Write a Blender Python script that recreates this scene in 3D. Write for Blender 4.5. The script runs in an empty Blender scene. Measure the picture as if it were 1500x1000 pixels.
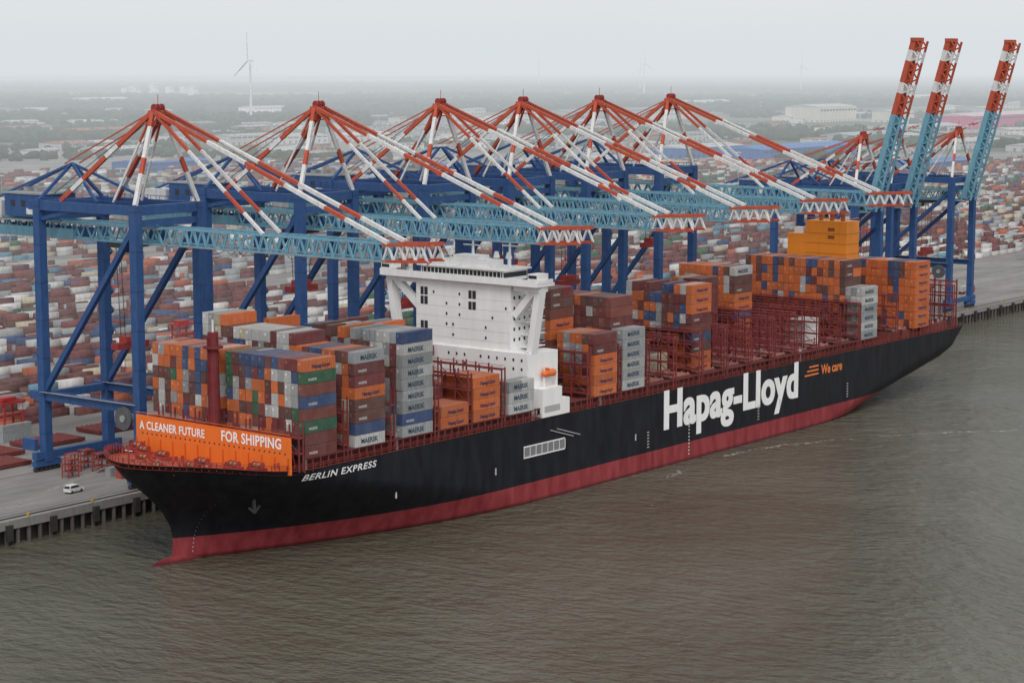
import bpy, math, random
import numpy as np
from mathutils import Vector, Matrix, noise as mnoise
random.seed(7); rng=np.random.default_rng(7)
R=math.radians
scene=bpy.context.scene
# ------------------------------------------------------------------ helpers
def newmat(name):
    m=bpy.data.materials.new(name); m.use_nodes=True
    nt=m.node_tree; nt.nodes.clear()
    out=nt.nodes.new('ShaderNodeOutputMaterial')
    return m,nt,out
def N(nt,t,**k):
    n=nt.nodes.new(t)
    for a,b in k.items(): setattr(n,a,b)
    return n
def paint_mat(name,rough=0.5,scale=0.25,amt=0.35,streak=True,fade=0.0):
    m,nt,out=newmat(name)
    p=N(nt,'ShaderNodeBsdfPrincipled'); p.inputs['Roughness'].default_value=rough
    p.inputs['Specular IOR Level'].default_value=.35
    at=N(nt,'ShaderNodeAttribute',attribute_name='Col')
    geo=N(nt,'ShaderNodeNewGeometry')
    mp=N(nt,'ShaderNodeMapping'); mp.inputs['Scale'].default_value=(1,1,0.25 if streak else 1)
    nt.links.new(geo.outputs['Position'],mp.inputs['Vector'])
    nz=N(nt,'ShaderNodeTexNoise'); nz.inputs['Scale'].default_value=scale*4; nz.inputs['Detail'].default_value=6
    nz.inputs['Roughness'].default_value=0.7
    nt.links.new(mp.outputs[0],nz.inputs['Vector'])
    mr=N(nt,'ShaderNodeMapRange'); mr.inputs['From Min'].default_value=0.3; mr.inputs['From Max'].default_value=0.7
    mr.inputs['To Min'].default_value=1-amt; mr.inputs['To Max'].default_value=1.05
    nt.links.new(nz.outputs['Fac'],mr.inputs['Value'])
    mx=N(nt,'ShaderNodeVectorMath',operation='SCALE')
    nt.links.new(at.outputs['Color'],mx.inputs[0]); nt.links.new(mr.outputs[0],mx.inputs['Scale'])
    src=mx.outputs[0]
    if fade>0:
        nf=N(nt,'ShaderNodeTexNoise'); nf.inputs['Scale'].default_value=.35; nf.inputs['Detail'].default_value=4
        nt.links.new(geo.outputs['Position'],nf.inputs['Vector'])
        fr=N(nt,'ShaderNodeMapRange'); fr.inputs['From Min'].default_value=.35; fr.inputs['From Max'].default_value=.7; fr.inputs['To Min'].default_value=fade*.3; fr.inputs['To Max'].default_value=fade
        nt.links.new(nf.outputs['Fac'],fr.inputs['Value'])
        fm=N(nt,'ShaderNodeMixRGB'); nt.links.new(fr.outputs[0],fm.inputs[0]); nt.links.new(src,fm.inputs[1]); fm.inputs[2].default_value=(.26,.235,.22,1); src=fm.outputs[0]
    nt.links.new(src,p.inputs['Base Color'])
    nt.links.new(p.outputs[0],out.inputs['Surface'])
    return m
M_PAINT=paint_mat('painted_steel',0.65,0.2,0.3,fade=.08)
M_CLEAN=paint_mat('fresh_paint',0.5,0.08,0.08)
M_CONT=paint_mat('container_paint',0.7,0.35,0.32,fade=.2)
M_YARD=paint_mat('weathered_container_paint',0.8,0.2,0.3,fade=.3)
M_BLDG=paint_mat('building_cladding',0.7,0.05,0.2)
M_LEAF=paint_mat('foliage',0.9,0.02,0.5,streak=False)

class MB:
    def __init__(s): s.v=[];s.f=[];s.c=[]
    def quadbox(s,P,col,skip=()):
        b=len(s.v); s.v.extend(P)
        F=[(0,3,2,1),(4,5,6,7),(0,1,5,4),(1,2,6,5),(2,3,7,6),(3,0,4,7)]
        for i,q in enumerate(F):
            if i in skip: continue
            s.f.append(tuple(b+j for j in q)); s.c.append(col)
    def box(s,x0,x1,y0,y1,z0,z1,col):
        s.quadbox([(x0,y0,z0),(x1,y0,z0),(x1,y1,z0),(x0,y1,z0),(x0,y0,z1),(x1,y0,z1),(x1,y1,z1),(x0,y1,z1)],col)
    def beam(s,p,q,w,h,col):
        p=Vector(p);q=Vector(q);d=(q-p)
        if d.length<1e-6: return
        d.normalize(); up=Vector((0,0,1)) if abs(d.z)<0.95 else Vector((0,1,0))
        a=d.cross(up).normalized()*(w/2); b=a.normalized().cross(d).normalized()*(h/2)
        P=[p-a-b,p+a-b,q+a-b,q-a-b,p-a+b,p+a+b,q+a+b,q-a+b]
        s.quadbox([tuple(x) for x in P],col)
    def stripe(s,p,q,w,h,cols,n):
        p=Vector(p);q=Vector(q)
        for i in range(n): s.beam(p.lerp(q,i/n),p.lerp(q,(i+1)/n),w,h,cols[i%len(cols)])
    def sag(s,p,q,dz,w,col,n=8):
        p=Vector(p);q=Vector(q)
        pts=[p.lerp(q,i/n)-Vector((0,0,dz*math.sin(math.pi*i/n))) for i in range(n+1)]
        for a,b in zip(pts,pts[1:]): s.beam(a,b,w,w,col)
    def cyl(s,p,q,r,col,n=12,r2=None):
        p=Vector(p);q=Vector(q);r2=r if r2 is None else r2
        d=(q-p).normalized(); up=Vector((0,0,1)) if abs(d.z)<0.95 else Vector((0,1,0))
        a=d.cross(up).normalized(); b=a.cross(d).normalized(); base=len(s.v)
        for i in range(n):
            t=2*math.pi*i/n; o=a*math.cos(t)+b*math.sin(t)
            s.v.append(tuple(p+o*r)); s.v.append(tuple(q+o*r2))
        for i in range(n):
            j=(i+1)%n; s.f.append((base+2*i,base+2*j,base+2*j+1,base+2*i+1)); s.c.append(col)
        s.f.append(tuple(base+2*i+1 for i in range(n))); s.c.append(col)
        s.f.append(tuple(base+2*i for i in reversed(range(n)))); s.c.append(col)
    def raw(s,V,F,col):
        b=len(s.v); s.v.extend([tuple(map(float,x)) for x in V])
        for f in F: s.f.append(tuple(b+j for j in f)); s.c.append(col)
    def truss(s,p,q,depth,t,col,seg,axis=(0,0,1),col2=None):
        p=Vector(p);q=Vector(q);ax=Vector(axis)*depth; c2=col2 or col
        s.beam(p,q,t*1.5,t*1.5,col); s.beam(p+ax,q+ax,t*1.5,t*1.5,col)
        for i in range(seg):
            a=p.lerp(q,i/seg); b=p.lerp(q,(i+.5)/seg); c=p.lerp(q,(i+1)/seg)
            s.beam(a,b+ax,t,t,c2); s.beam(b+ax,c,t,t,c2)
    def mesh(s,name,mat):
        me=bpy.data.meshes.new(name); me.from_pydata(s.v,[],s.f); me.update()
        ca=me.color_attributes.new('Col','FLOAT_COLOR','CORNER')
        ls=np.array([len(f) for f in s.f]); c=np.array([tuple(x)[:3] for x in s.c],dtype=np.float32)
        c=np.concatenate([c,np.ones((len(c),1),np.float32)],1)
        ca.data.foreach_set('color',np.repeat(c,ls,axis=0).ravel())
        me.materials.append(mat); return me
    def obj(s,name,mat,parent=None):
        return link(name,s.mesh(name,mat),parent)
def link(name,me,parent=None,loc=None,rz=0):
    o=bpy.data.objects.new(name,me); scene.collection.objects.link(o)
    if parent: o.parent=parent
    if loc: o.location=loc
    o.rotation_euler=(0,0,rz); return o
def empty(name):
    return link(name,None)
def np_mesh(name,V,F,C,mat):
    me=bpy.data.meshes.new(name); k=F.shape[1]
    me.vertices.add(len(V)); me.vertices.foreach_set('co',V.astype(np.float32).ravel())
    me.loops.add(F.size); me.loops.foreach_set('vertex_index',F.astype(np.int32).ravel())
    me.polygons.add(len(F)); me.polygons.foreach_set('loop_start',np.arange(0,F.size,k,dtype=np.int32))
    me.polygons.foreach_set('loop_total',np.full(len(F),k,dtype=np.int32))
    me.update(calc_edges=True); me.validate()
    ca=me.color_attributes.new('Col','FLOAT_COLOR','CORNER')
    c=np.concatenate([C,np.ones((len(C),1))],1).astype(np.float32)
    ca.data.foreach_set('color',np.repeat(c,k,axis=0).ravel())
    me.materials.append(mat); return me
def np_boxes(name,B,C,mat):
    n=len(B); x0,x1,y0,y1,z0,z1=B.T
    V=np.stack([np.stack(t,1) for t in [(x0,y0,z0),(x1,y0,z0),(x1,y1,z0),(x0,y1,z0),(x0,y0,z1),(x1,y0,z1),(x1,y1,z1),(x0,y1,z1)]],1).reshape(-1,3)
    q=np.array([(4,5,6,7),(0,1,5,4),(1,2,6,5),(2,3,7,6),(3,0,4,7)])
    F=(np.arange(n)[:,None,None]*8+q[None]).reshape(-1,4)
    return np_mesh(name,V,F,np.repeat(C,5,axis=0),mat)
def text_geo(s,bold=0.0,track=1.0):
    cu=bpy.data.curves.new('t','FONT'); cu.body=s; cu.size=1; cu.offset=bold; cu.resolution_u=4; cu.space_character=track
    o=bpy.data.objects.new('t',cu); scene.collection.objects.link(o)
    dg=bpy.context.evaluated_depsgraph_get(); dg.update()
    me=bpy.data.meshes.new_from_object(o.evaluated_get(dg))
    V=np.array([v.co[:] for v in me.vertices]); F=[tuple(p.vertices) for p in me.polygons]
    bpy.data.objects.remove(o)
    V[:,0]-=V[:,0].min(); return V,F
def ip(x,T):
    return float(np.interp(x,[a for a,b in T],[b for a,b in T]))
# ------------------------------------------------------------------ colours
DRED=(0.15,0.022,0.024); RUST=(0.21,0.05,0.036); ORG=(0.60,0.135,0.024); GREY=(0.32,0.34,0.35); LGREY=(0.5,0.51,0.5)
WHT=(0.76,0.76,0.75); BLU=(0.025,0.065,0.18); GRN=(0.015,0.11,0.05); CRM=(0.5,0.44,0.32); BRN=(0.12,0.04,0.033); CYN=(0.1,0.25,0.34)
CB=(0.02,0.082,0.245); CL=(0.17,0.39,0.51); CO=(0.52,0.085,0.04); DK=(0.03,0.03,0.035)
# ------------------------------------------------------------------ SHIP
ship=empty('container_ship')
XS=[(-4,2),(0,.5),(6,1),(10,0),(14,-2.5),(18,-6),(22,-10),(26,-14),(31,-17)]
LB=[(-4,150),(0,130),(6,110),(10,92),(14,76),(18,60),(22,48),(26,42),(31,40)]
EX=[(-4,1.2),(0,1.1),(26,.6),(31,.58)]
XE=[(-4,360),(0,374),(3,380),(6,388),(10,398),(14,406),(18,412),(26,420)]
XT=[(-4,290),(0,300),(6,325),(10,345),(14,365),(18,390),(26,405)]
EH=[(-4,0),(0,4),(3,9),(6,15),(10,22),(14,26.5),(18,29),(26,30)]
HW=30.5
def hb(x,z):
    xs=ip(z,XS);L=ip(z,LB)
    t=(x-xs)/L
    if t<=0: return 0
    if t<1: return HW*(1-(1-t)**2)**ip(z,EX)
    xt=ip(z,XT);xe=ip(z,XE)
    if x<=xt: return HW
    s=min(1,(x-xt)/(xe-xt)); return HW-(HW-ip(z,EH))*s*s
def ztop(x): 
    t=min(1,max(0,(24-x)/38)); return 25.8+4.2*t*t*(3-2*t)
LV=[-4,-1.5,0,3,6,8,10,12,14,16,18,20,22,24,'T']
cols=[('b',(i/28)**1.6) for i in range(28)]+[('m',i/10) for i in range(11)]+[('s',(i+1)/14) for i in range(14)]
def colx(c,z):
    k,t=c; xs=ip(z,XS);L=ip(z,LB);xt=ip(z,XT);xe=ip(z,XE)
    if k=='b': return xs+L*t
    if k=='m': return xs+L+(xt-xs-L)*t
    return xt+(xe-xt)*t
V=[];F=[];nc=len(cols);nl=len(LV)
tops=[]
for side in (-1,1):
    for c in cols:
        for l in LV:
            if l=='T':
                z=26.
                x=colx(c,26.)
                for _ in range(4): z=ztop(x); x=colx(c,z)
            else: z=l; x=colx(c,z)
            y=hb(x,z) if not(c==cols[0]) else 0
            V.append((x,side*y,z))
            if l=='T' and side==-1: tops.append((x,y,z))
def vi(s,i,j): return s*nc*nl+i*nl+j
for i in range(nc-1):
    for j in range(nl-1):
        F.append((vi(0,i,j),vi(0,i+1,j),vi(0,i+1,j+1),vi(0,i,j+1)))
        F.append((vi(1,i,j+1),vi(1,i+1,j+1),vi(1,i+1,j),vi(1,i,j)))
for j in range(nl-1): F.append((vi(0,nc-1,j),vi(1,nc-1,j),vi(1,nc-1,j+1),vi(0,nc-1,j+1)))
me=bpy.data.meshes.new('hull'); me.from_pydata(V,[],F); me.update()
for p in me.polygons: p.use_smooth=True
m,nt,out=newmat('hull_paint')
p=N(nt,'ShaderNodeBsdfPrincipled'); p.inputs['Roughness'].default_value=.6; p.inputs['Specular IOR Level'].default_value=.3
geo=N(nt,'ShaderNodeNewGeometry'); sep=N(nt,'ShaderNodeSeparateXYZ'); nt.links.new(geo.outputs['Position'],sep.inputs[0])
gt=N(nt,'ShaderNodeMath',operation='GREATER_THAN'); gt.inputs[1].default_value=6.4; nt.links.new(sep.outputs['Z'],gt.inputs[0])
mp=N(nt,'ShaderNodeMapping'); mp.inputs['Scale'].default_value=(.35,.35,.09); nt.links.new(geo.outputs['Position'],mp.inputs[0])
nz=N(nt,'ShaderNodeTexNoise'); nz.inputs['Scale'].default_value=1; nz.inputs['Detail'].default_value=8; nt.links.new(mp.outputs[0],nz.inputs['Vector'])
r1=N(nt,'ShaderNodeValToRGB'); r1.color_ramp.elements[0].position=.3;r1.color_ramp.elements[0].color=(.19,.02,.028,1);r1.color_ramp.elements[1].position=.75;r1.color_ramp.elements[1].color=(.33,.055,.06,1)
r2=N(nt,'ShaderNodeValToRGB'); r2.color_ramp.elements[0].position=.35;r2.color_ramp.elements[0].color=(.0045,.005,.009,1);r2.color_ramp.elements[1].position=.8;r2.color_ramp.elements[1].color=(.017,.018,.024,1)
nt.links.new(nz.outputs['Fac'],r1.inputs[0]);nt.links.new(nz.outputs['Fac'],r2.inputs[0])
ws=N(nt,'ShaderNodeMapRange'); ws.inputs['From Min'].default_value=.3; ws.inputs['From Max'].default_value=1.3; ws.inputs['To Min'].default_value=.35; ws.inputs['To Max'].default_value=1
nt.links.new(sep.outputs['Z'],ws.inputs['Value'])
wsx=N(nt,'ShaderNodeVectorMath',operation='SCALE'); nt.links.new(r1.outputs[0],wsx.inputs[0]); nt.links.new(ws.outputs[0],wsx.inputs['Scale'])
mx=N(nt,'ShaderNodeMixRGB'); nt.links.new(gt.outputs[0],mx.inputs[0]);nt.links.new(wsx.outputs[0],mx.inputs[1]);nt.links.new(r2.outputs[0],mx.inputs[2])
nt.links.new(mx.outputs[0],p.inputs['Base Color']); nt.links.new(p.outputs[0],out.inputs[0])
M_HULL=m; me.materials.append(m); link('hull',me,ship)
nu,nv=24,14
BV=[];BF=[]
for i in range(nv+1):
    a=math.pi*i/nv
    for j in range(nu):
        b=2*math.pi*j/nu
        BV.append((10-19*math.cos(a),3.6*math.sin(a)**.8*math.cos(b),-2.0+3.8*math.sin(a)**.8*math.sin(b)))
for i in range(nv):
    for j in range(nu):
        BF.append((i*nu+j,(i+1)*nu+j,(i+1)*nu+(j+1)%nu,i*nu+(j+1)%nu))
me=bpy.data.meshes.new('bulbous_bow'); me.from_pydata(BV,[],BF); me.update()
for q in me.polygons: q.use_smooth=True
me.materials.append(M_HULL); link('bulbous_bow',me,ship)
# deck
RW=2.54
HATCH=(0.2,0.05,0.04)
dk=MB()
for i in range(nc-1):
    a=tops[i];b=tops[i+1]
    za=a[2]-1.3;zb=b[2]-1.3
    col=(0.42,0.07,0.03) if a[0]<20 else DRED
    dk.raw([(a[0]+.3,-a[1]*.985,za),(b[0]+.3,-b[1]*.985,zb),(b[0]+.3,b[1]*.985,zb),(a[0]+.3,a[1]*.985,za)],[(0,1,2,3)],col)
dk.box(22,126,-27.5,27.5,24.3,28.6,DRED); dk.box(142,345,-27.5,27.5,24.3,28.6,HATCH); dk.box(359,410,-27.5,27.5,24.3,28.6,HATCH)
def vary(c,a=.12):
    k=1+random.uniform(-a,a); return tuple(min(.95,x*k+random.uniform(0,.008)) for x in c)
for x in [187+16*i for i in range(10)]+[171,155,378,362]:
    for y0 in (-27,-9.3,8.4): dk.box(x+.5,x+12.8,y0,y0+17.2,28.62,29.3,vary((.34,.15,.125),.25))
    for y in np.arange(-26.6,27,RW): 
        for xx in (x+.8,x+12.2): dk.box(xx,xx+.35,y,y+.4,29.3,29.75,vary((.45,.25,.22)))
for k in range(500):
    x=random.choice([random.uniform(142,343),random.uniform(22,125),random.uniform(360,410)]); y=random.uniform(-29,28)
    s=random.uniform(.4,1.4); dk.box(x,x+s,y,y+s,24.5,28.7+random.uniform(.2,1.6),random.choice([RUST,DRED,DRED,GREY,BRN,LGREY]))
for i in range(nc-1):
    a=tops[i];b=tops[i+1]
    for sd in(-1,1):
        for dz in(.1,.9,1.5):
            dk.beam((a[0],sd*a[1],a[2]+dz-.1),(b[0],sd*b[1],b[2]+dz-.1),.13,.13,(0.25,0.04,0.03))
for x in np.arange(20,414,3.0):
    for sd in(-1,1): dk.beam((x,sd*hb(x,25.7),25.6),(x,sd*hb(x,25.7),27.4),.16,.16,(.22,.03,.03))
dk.obj('deck',M_PAINT,ship)
# containers
PAL={'mix':[(ORG,3),(DRED,3),(RUST,2),(LGREY,2.2),(BLU,1.6),(GREY,2),(BRN,2),(GRN,.9),(CRM,.5)],
'hl':[(ORG,6.5),(BLU,1.3),(DRED,2.4),(LGREY,1.2),(BRN,1.8),(GRN,.5),(GREY,.8)],
'st':[(ORG,8),(BLU,2.5),(BRN,2.2),(DRED,1),(LGREY,.8)],
'port':[(ORG,4),(DRED,2),(GRN,1.5),(BLU,1.5),(RUST,1)],
'mk':[(LGREY,6),(GREY,4),(BRN,2.4),(DRED,2.4),(ORG,1.2),(CRM,.9),(BLU,.6)],
'red':[(DRED,6),(BRN,4),(ORG,1.6),(LGREY,1.4),(CRM,1),(RUST,2)],
'g':[(LGREY,4),(GREY,4)],'gg':[(LGREY,4),(GREY,4),(BLU,1),(DRED,.6)],'o':[(ORG,9),(LGREY,.3)],'w':[(WHT,1)]}
def pick(p):
    L=PAL[p]; return random.choices([a for a,b in L],[b for a,b in L])[0]
TH=3.37
cb=MB(); lab=MB()
T_M=text_geo('MAERSK',.03); T_H=text_geo('Hapag-Lloyd',.03)
def label(x0,y,z,col,L):
    if col in (GREY,LGREY): g=T_M; tc=(.03,.06,.1); w=7.0; xo=2.4
    elif col==ORG: g=T_H; tc=(.01,.02,.09); w=7.; xo=3
    elif col in(BLU,GRN,BRN,DRED) and random.random()<.6: g=T_M; tc=(.5,.5,.5); w=3.5; xo=1.5
    else: return
    if L<10: return
    V,F=g; s=w/V[:,0].max()
    W=np.stack([x0+xo+V[:,0]*s,np.full(len(V),y),z+.9+V[:,1]*s*1.05],1); lab.raw(W,F,tc)
def container(x,y,z,L,c,side=False,top=False):
    cc=vary(c,.18)
    x+=random.uniform(-.15,.15)
    cb.box(x,x+L,y+.06,y+RW-.07,z+.05,z+TH-.06,cc)
    for a,b_ in ((.22,1.2),(1.34,RW-.22)):
        cb.box(x-.03,x,y+a,y+b_,z+.3,z+TH-.35,tuple(v*.9 for v in cc))
    if random.random()<.5: cb.box(x-.05,x-.03,y+1.5,y+2.1,z+1.9,z+2.6,tuple(min(.8,v*1.6+.05) for v in cc))
    if side:
        n=int(L/.8)
        for i in range(n): cb.box(x+.3+i*.8,x+.62+i*.8,y+.03,y+.06,z+.3,z+TH-.35,tuple(v*.86 for v in cc))
    if top:
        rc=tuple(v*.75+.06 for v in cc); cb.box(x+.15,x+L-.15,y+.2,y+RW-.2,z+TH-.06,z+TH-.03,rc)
def stack(x,rows,tiers,pal,t0=0,L=12.4,jit=0,portpal=None,base=29.0):
    for r in range(rows[0],rows[1]+1):
        n=tiers-(random.randint(0,jit) if jit else 0)
        prev=None
        for t in range(t0,n):
            p=portpal if (portpal and r<=rows[0]) else pal
            c=pick(p) if (prev is None or random.random()>.22) else prev
            prev=c; y=-HW+RW*r; z=base+TH*t; sd=(r==rows[0])
            if random.random()<.1:
                container(x,y,z,L/2-.1,c,sd,t==n-1); container(x+L/2+.1,y,z,L/2-.1,pick(p),sd,t==n-1)
            else:
                container(x,y,z,L,c,sd,t==n-1)
            if sd and r<14: label(x,y+.0,z,c,L)
stack(22,(0,0),8,'port'); stack(22,(1,3),8,'mix',portpal='mix'); stack(22,(4,11),8,'hl'); stack(22,(13,23),8,'hl',t0=2)
stack(42,(0,8),8,'mix',portpal='mix'); stack(42,(9,14),9,'mk'); stack(42,(15,19),9,'mk'); stack(42,(20,23),10,'mk')
stack(62,(0,5),9,'mk',L=13.2,portpal='gg'); stack(62,(6,23),9,'mk',L=13.2,jit=1)
stack(79,(0,3),2,'o'); stack(79,(4,7),3,'hl'); stack(79,(12,23),8,'mix',jit=2)
stack(94,(0,4),4,'o'); stack(94,(5,8),3,'hl',jit=1); stack(94,(14,23),8,'hl',jit=2)
stack(111,(0,1),3,'g'); stack(111,(2,4),2,'red'); stack(111,(16,23),6,'mix',jit=1)
stack(155,(0,5),6,'hl',portpal='port'); stack(155,(7,12),10,'red'); stack(155,(13,23),8,'red')
stack(171,(0,1),6,'g'); stack(171,(2,11),9,'red'); stack(171,(12,16),7,'red')
stack(203,(5,7),2,'red')
stack(219,(2,12),9,'hl',jit=1)
stack(267,(13,17),8,'red'); stack(283,(11,20),9,'hl',jit=0)
stack(299,(3,5),3,'w'); stack(299,(17,20),7,'mix')
stack(331,(3,20),9,'st',jit=0); stack(331,(0,2),6,'g')
stack(362,(11,22),7,'mix',jit=1); stack(375,(4,13),8,'st'); stack(375,(0,3),8,'st',portpal='o'); stack(394,(4,9),5,'mix')
cb.obj('container_stacks',M_CONT,ship); lab.obj('container_lettering',M_CLEAN,ship)
# lashing bridges
lb=MB()
LR=(0.21,0.028,0.03); LR2=(.38,.10,.095)
def lash(x,top,d=1.6,y0=-30.2,y1=30.2,step=2):
    ys=np.arange(y0,y1+.1,RW*step)
    for xx in (x,x+d):
        for y in ys: lb.beam((xx,y,25.5),(xx,y,top+random.choice([0,0,1.1])),.36,.36,vary(LR,.25))
        for z in np.arange(30.5,top+.1,4.3):
            lb.beam((xx,y0,z),(xx,y1,z),.3,.45,LR)
            lb.beam((xx,y0,z+1.1),(xx,y1,z+1.1),.1,.1,LR2)
    for z in np.arange(30.5,top+.1,4.3): lb.box(x,x+d,y0,y1,z-.15,z,vary(LR2))
    for i in range(0,len(ys)-1,4):
        for z in np.arange(30.5,top-4,4.3): lb.beam((x,ys[i],z),(x,ys[i+1],z+4.3),.2,.2,LR)
lash(19.8,38); lash(37.5,43);lash(57,43);
for x in (76.4,91.6,107.6): lash(x,44)
for x in [151.5,168.6]+[184.8+16*i for i in range(10)]+[359.6,375-1.9+16,409]: lash(x,44 if x<190 or x>350 else random.choice([40,43.6,43.6]),step=2.5)
for x in [187+16*i for i in range(9)]:
    for r in range(0,24,4):
        y=-HW+RW*r+.2
        if random.random()<.5:
            for xx in (x+.3,x+12): lb.beam((xx,y,28.5),(xx,y,random.choice([34,38,42])),.26,.26,vary(LR,.3))
    lb.beam((x,-30.2,33),(x+13,-30.2,33),.3,.3,LR)
    for y in(-12,8): lb.beam((x,y,40),(x+13,y,40),.2,.2,LR2)
for x in np.arange(22,126,3.1): lb.beam((x,-30.2,25),(x,-30.2,29),.3,.3,LR)
lb.box(22,126,-30.4,-27.4,28.65,28.95,DRED);lb.box(142,345,-30.4,-27.4,28.65,28.95,DRED)
for x in np.arange(142,410,3.1): lb.beam((x,-30.2,25),(x,-30.2,29),.3,.3,LR)
for y in np.arange(-30,31,5): lb.beam((413,y,25),(413,y,46),.5,.5,LR)
for z in(30,35,40,45): lb.beam((413,-30,z),(413,30,z),.4,.6,LR)
lb.obj('lashing_bridges',M_PAINT,ship)
# bridge house
b=MB(); W=(.8,.8,.79); GL=(.02,.025,.03)
X0,X1=126,139
b.box(X0,X1,-19,20,24.5,65.2,W)
b.box(X0-1.5,X1+1,-27,21,24.5,45.9,W)
b.box(X0-2,X0+7,-31,34,67,68,W); b.box(X0-2,X0-1.8,-31,34,68,69.2,W)
b.box(X0,X1,-19,20,65.2,67,W)
for sd,yo in((-1,31),(1,34)):
    b.box(X0-1.8,X0+6,sd*yo-.15,sd*yo+.15,68,69.2,W)
    b.box(X0-1.5,X0+4,min(sd*(yo-.2),sd*(yo-4)),max(sd*(yo-.2),sd*(yo-4)),69.2,71,W)
    b.box(X0-1.55,X0-1.5,min(sd*(yo-.5),sd*(yo-3.7)),max(sd*(yo-.5),sd*(yo-3.7)),69.6,70.6,GL)
    b.beam((X0+2,sd*26,46 if sd<0 else 26),(X0+2,sd*(yo-1.5),67),3,2.2,W); b.beam((X0+2,sd*19.5,57),(X0+2,sd*(yo-3),66.5),2.0,2.2,W)
    b.box(X0+.2,X0+5,min(sd*20,sd*(yo-1)),max(sd*20,sd*(yo-1)),65.2,67,W)
b.box(X0-1,X1-2,-17,17,68,71.2,W); b.box(X0-1.06,X0-1,-16.6,16.6,69.1,70.7,GL)
for y in np.arange(-16,16.1,1.6): b.box(X0-1.12,X0-1.06,y-.12,y+.12,69.1,70.7,W)
b.box(X0-1,X1-2.2,-17.05,-17,69,70.6,GL)
b.box(X0-2,X1-1,-18,18,71.2,71.7,W); b.box(X0+1,X1-4,-9,9,71.7,73.8,W); b.box(X0+2,X1-5,-4,6,73.8,75,W)
for y in np.arange(-17,18,2.2): b.beam((X0-1.8,y,71.7),(X0-1.8,y,72.9),.1,.1,W)
b.beam((X0-1.8,-18,72.9),(X0-1.8,18,72.9),.1,.1,W)
b.cyl((X0+6,-14,71),(X0+6,-14,80),.5,W,8,.3); b.beam((X0+6,-17,78.5),(X0+6,-11,78.5),.3,.4,W)
b.cyl((X0+6,1,74),(X0+6,1,80),.5,W,8,.3); b.beam((X0+6,-3,78),(X0+6,5,78),.3,.4,W)
for y in(-12,12,-7): 
    b.cyl((X0+8,y,71.7),(X0+8,y,74.2),.4,W,8); b.cyl((X0+8,y,74.2),(X0+8,y,76.2),1.1,W,12,.6)
for y in(16.6,-3.5):
    for z in((61.5,58) if y<0 else (61.5,58.5,50.5)): 
        b.box(X0-.06,X0,y-1.5,y+1.5,z,z+2.6,DK); b.box(X0-.12,X0-.06,y-.1,y+.1,z,z+2.6,W)
for z in np.arange(49,65,3.3):
    b.box(X0-.05,X0-.01,-19,20,z-.6,z-.5,(.6,.6,.6))
    for y in np.arange(-17.5,18,2.7):
        if random.random()<.35 and abs(y-16.6)>2.4 and abs(y+3.5)>2.4: b.box(X0-.07,X0-.02,y,y+.65,z,z+.9,GL)
for z in (30,33.5,37,40.5,43.3):
    for y in np.arange(-25,21,3.3):
        if random.random()<.45: b.box(X0-1.57,X0-1.5,y,y+.65,z,z+.9,GL)
for z in np.arange(49,65,3.3):
    for x in np.arange(X0+1.5,X1-1,2.6): b.box(x,x+.8,-19.06,-19,z,z+1,GL)
for z in (47,51,55,59,63):
    b.box(X0+5.2,X1+1,-22,-19,z-.3,z,W); b.beam((X0+5.2,-22,z+1.1),(X1+1,-22,z+1.1),.12,.12,W)
    b.beam((X0+6,-20.5,z),(X1,-20.5,z+4),.8,.2,(.6,.6,.6))
b.beam((X0-1.6,-27,47),(X0-1.6,21,47),.1,.1,W)
b.obj('bridge_house',M_CLEAN,ship)
w=MB(); w.box(127,137,-31.0,-27.2,26,35,W); w.box(137,141,-31,-27.5,26,31,W)
w.box(126.9,127,-30,-29,27,29,GL); w.box(128,136,-31.05,-31,27.5,29.5,(.4,.4,.4))
for (xa,ra,xb,rb) in ((130,.5,131.2,1.15),(131.2,1.15,135.8,1.15),(135.8,1.15,137,.4)): w.cyl((xa,-28.5,39.2),(xb,-28.5,39.2),ra,(.7,.16,.04),14,rb)
w.box(131.5,133,-29.2,-27.8,40,40.9,(.7,.16,.04))
w.beam((131,-28.5,35),(131,-28.5,38.4),.4,.4,W); w.beam((137,-28.5,35),(137,-28.5,40.5),.4,.4,W); w.beam((131,-28.5,41.4),(137,-28.5,40.5),.3,.3,W); w.beam((131,-28.5,38),(131,-28.5,41.4),.3,.3,W)
for z in(14.4,17.8): w.box(118,139,-30.72,-30.56,z,z+.4,WHT)
for x in np.arange(118,139.1,3): w.box(x,x+.3,-30.73,-30.56,14.8,17.8,(.6,.6,.6))
w.box(118.3,138.9,-30.60,-30.54,14.8,17.8,(.2,.2,.21))
for x in (147,143.5): w.beam((x,-30.7,18),(x-12,-30.7,21.5),.3,.3,(.35,.35,.35))
for x in (60,104,178,270): w.box(x,x+.45,-hb(x,13)-.2,-hb(x,13)+.1,11.5,13.6,(.5,.5,.5))
for x in (185,255,320):
    for z in (8,9,10,11,12,13): w.box(x,x+1.1,-30.63,-30.55,z,z+.35,(.4,.4,.4))
w.obj('lifeboat_station',M_CLEAN,ship)
c=MB(); OC=(.8,.27,.03)
c.box(348,358,-13.5,5,24.5,73,OC); c.box(348,358,5,13.5,24.5,67.5,OC); c.box(346,348,-13,13,24.5,50,OC)
for z in np.arange(32,72,4): c.box(347.9,348,-13.4,4.9,z,z+.18,(.5,.14,.01)); c.box(348,358,-13.6,-13.5,z,z+.18,(.5,.14,.01))
for z in (66,69): c.box(347.93,348,-8,-5,z,z+1.4,(.25,.08,.02))
for y in(-9,-4,1): c.cyl((353,y,73),(353,y,76),.9,(.3,.08,.02),10)
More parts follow.
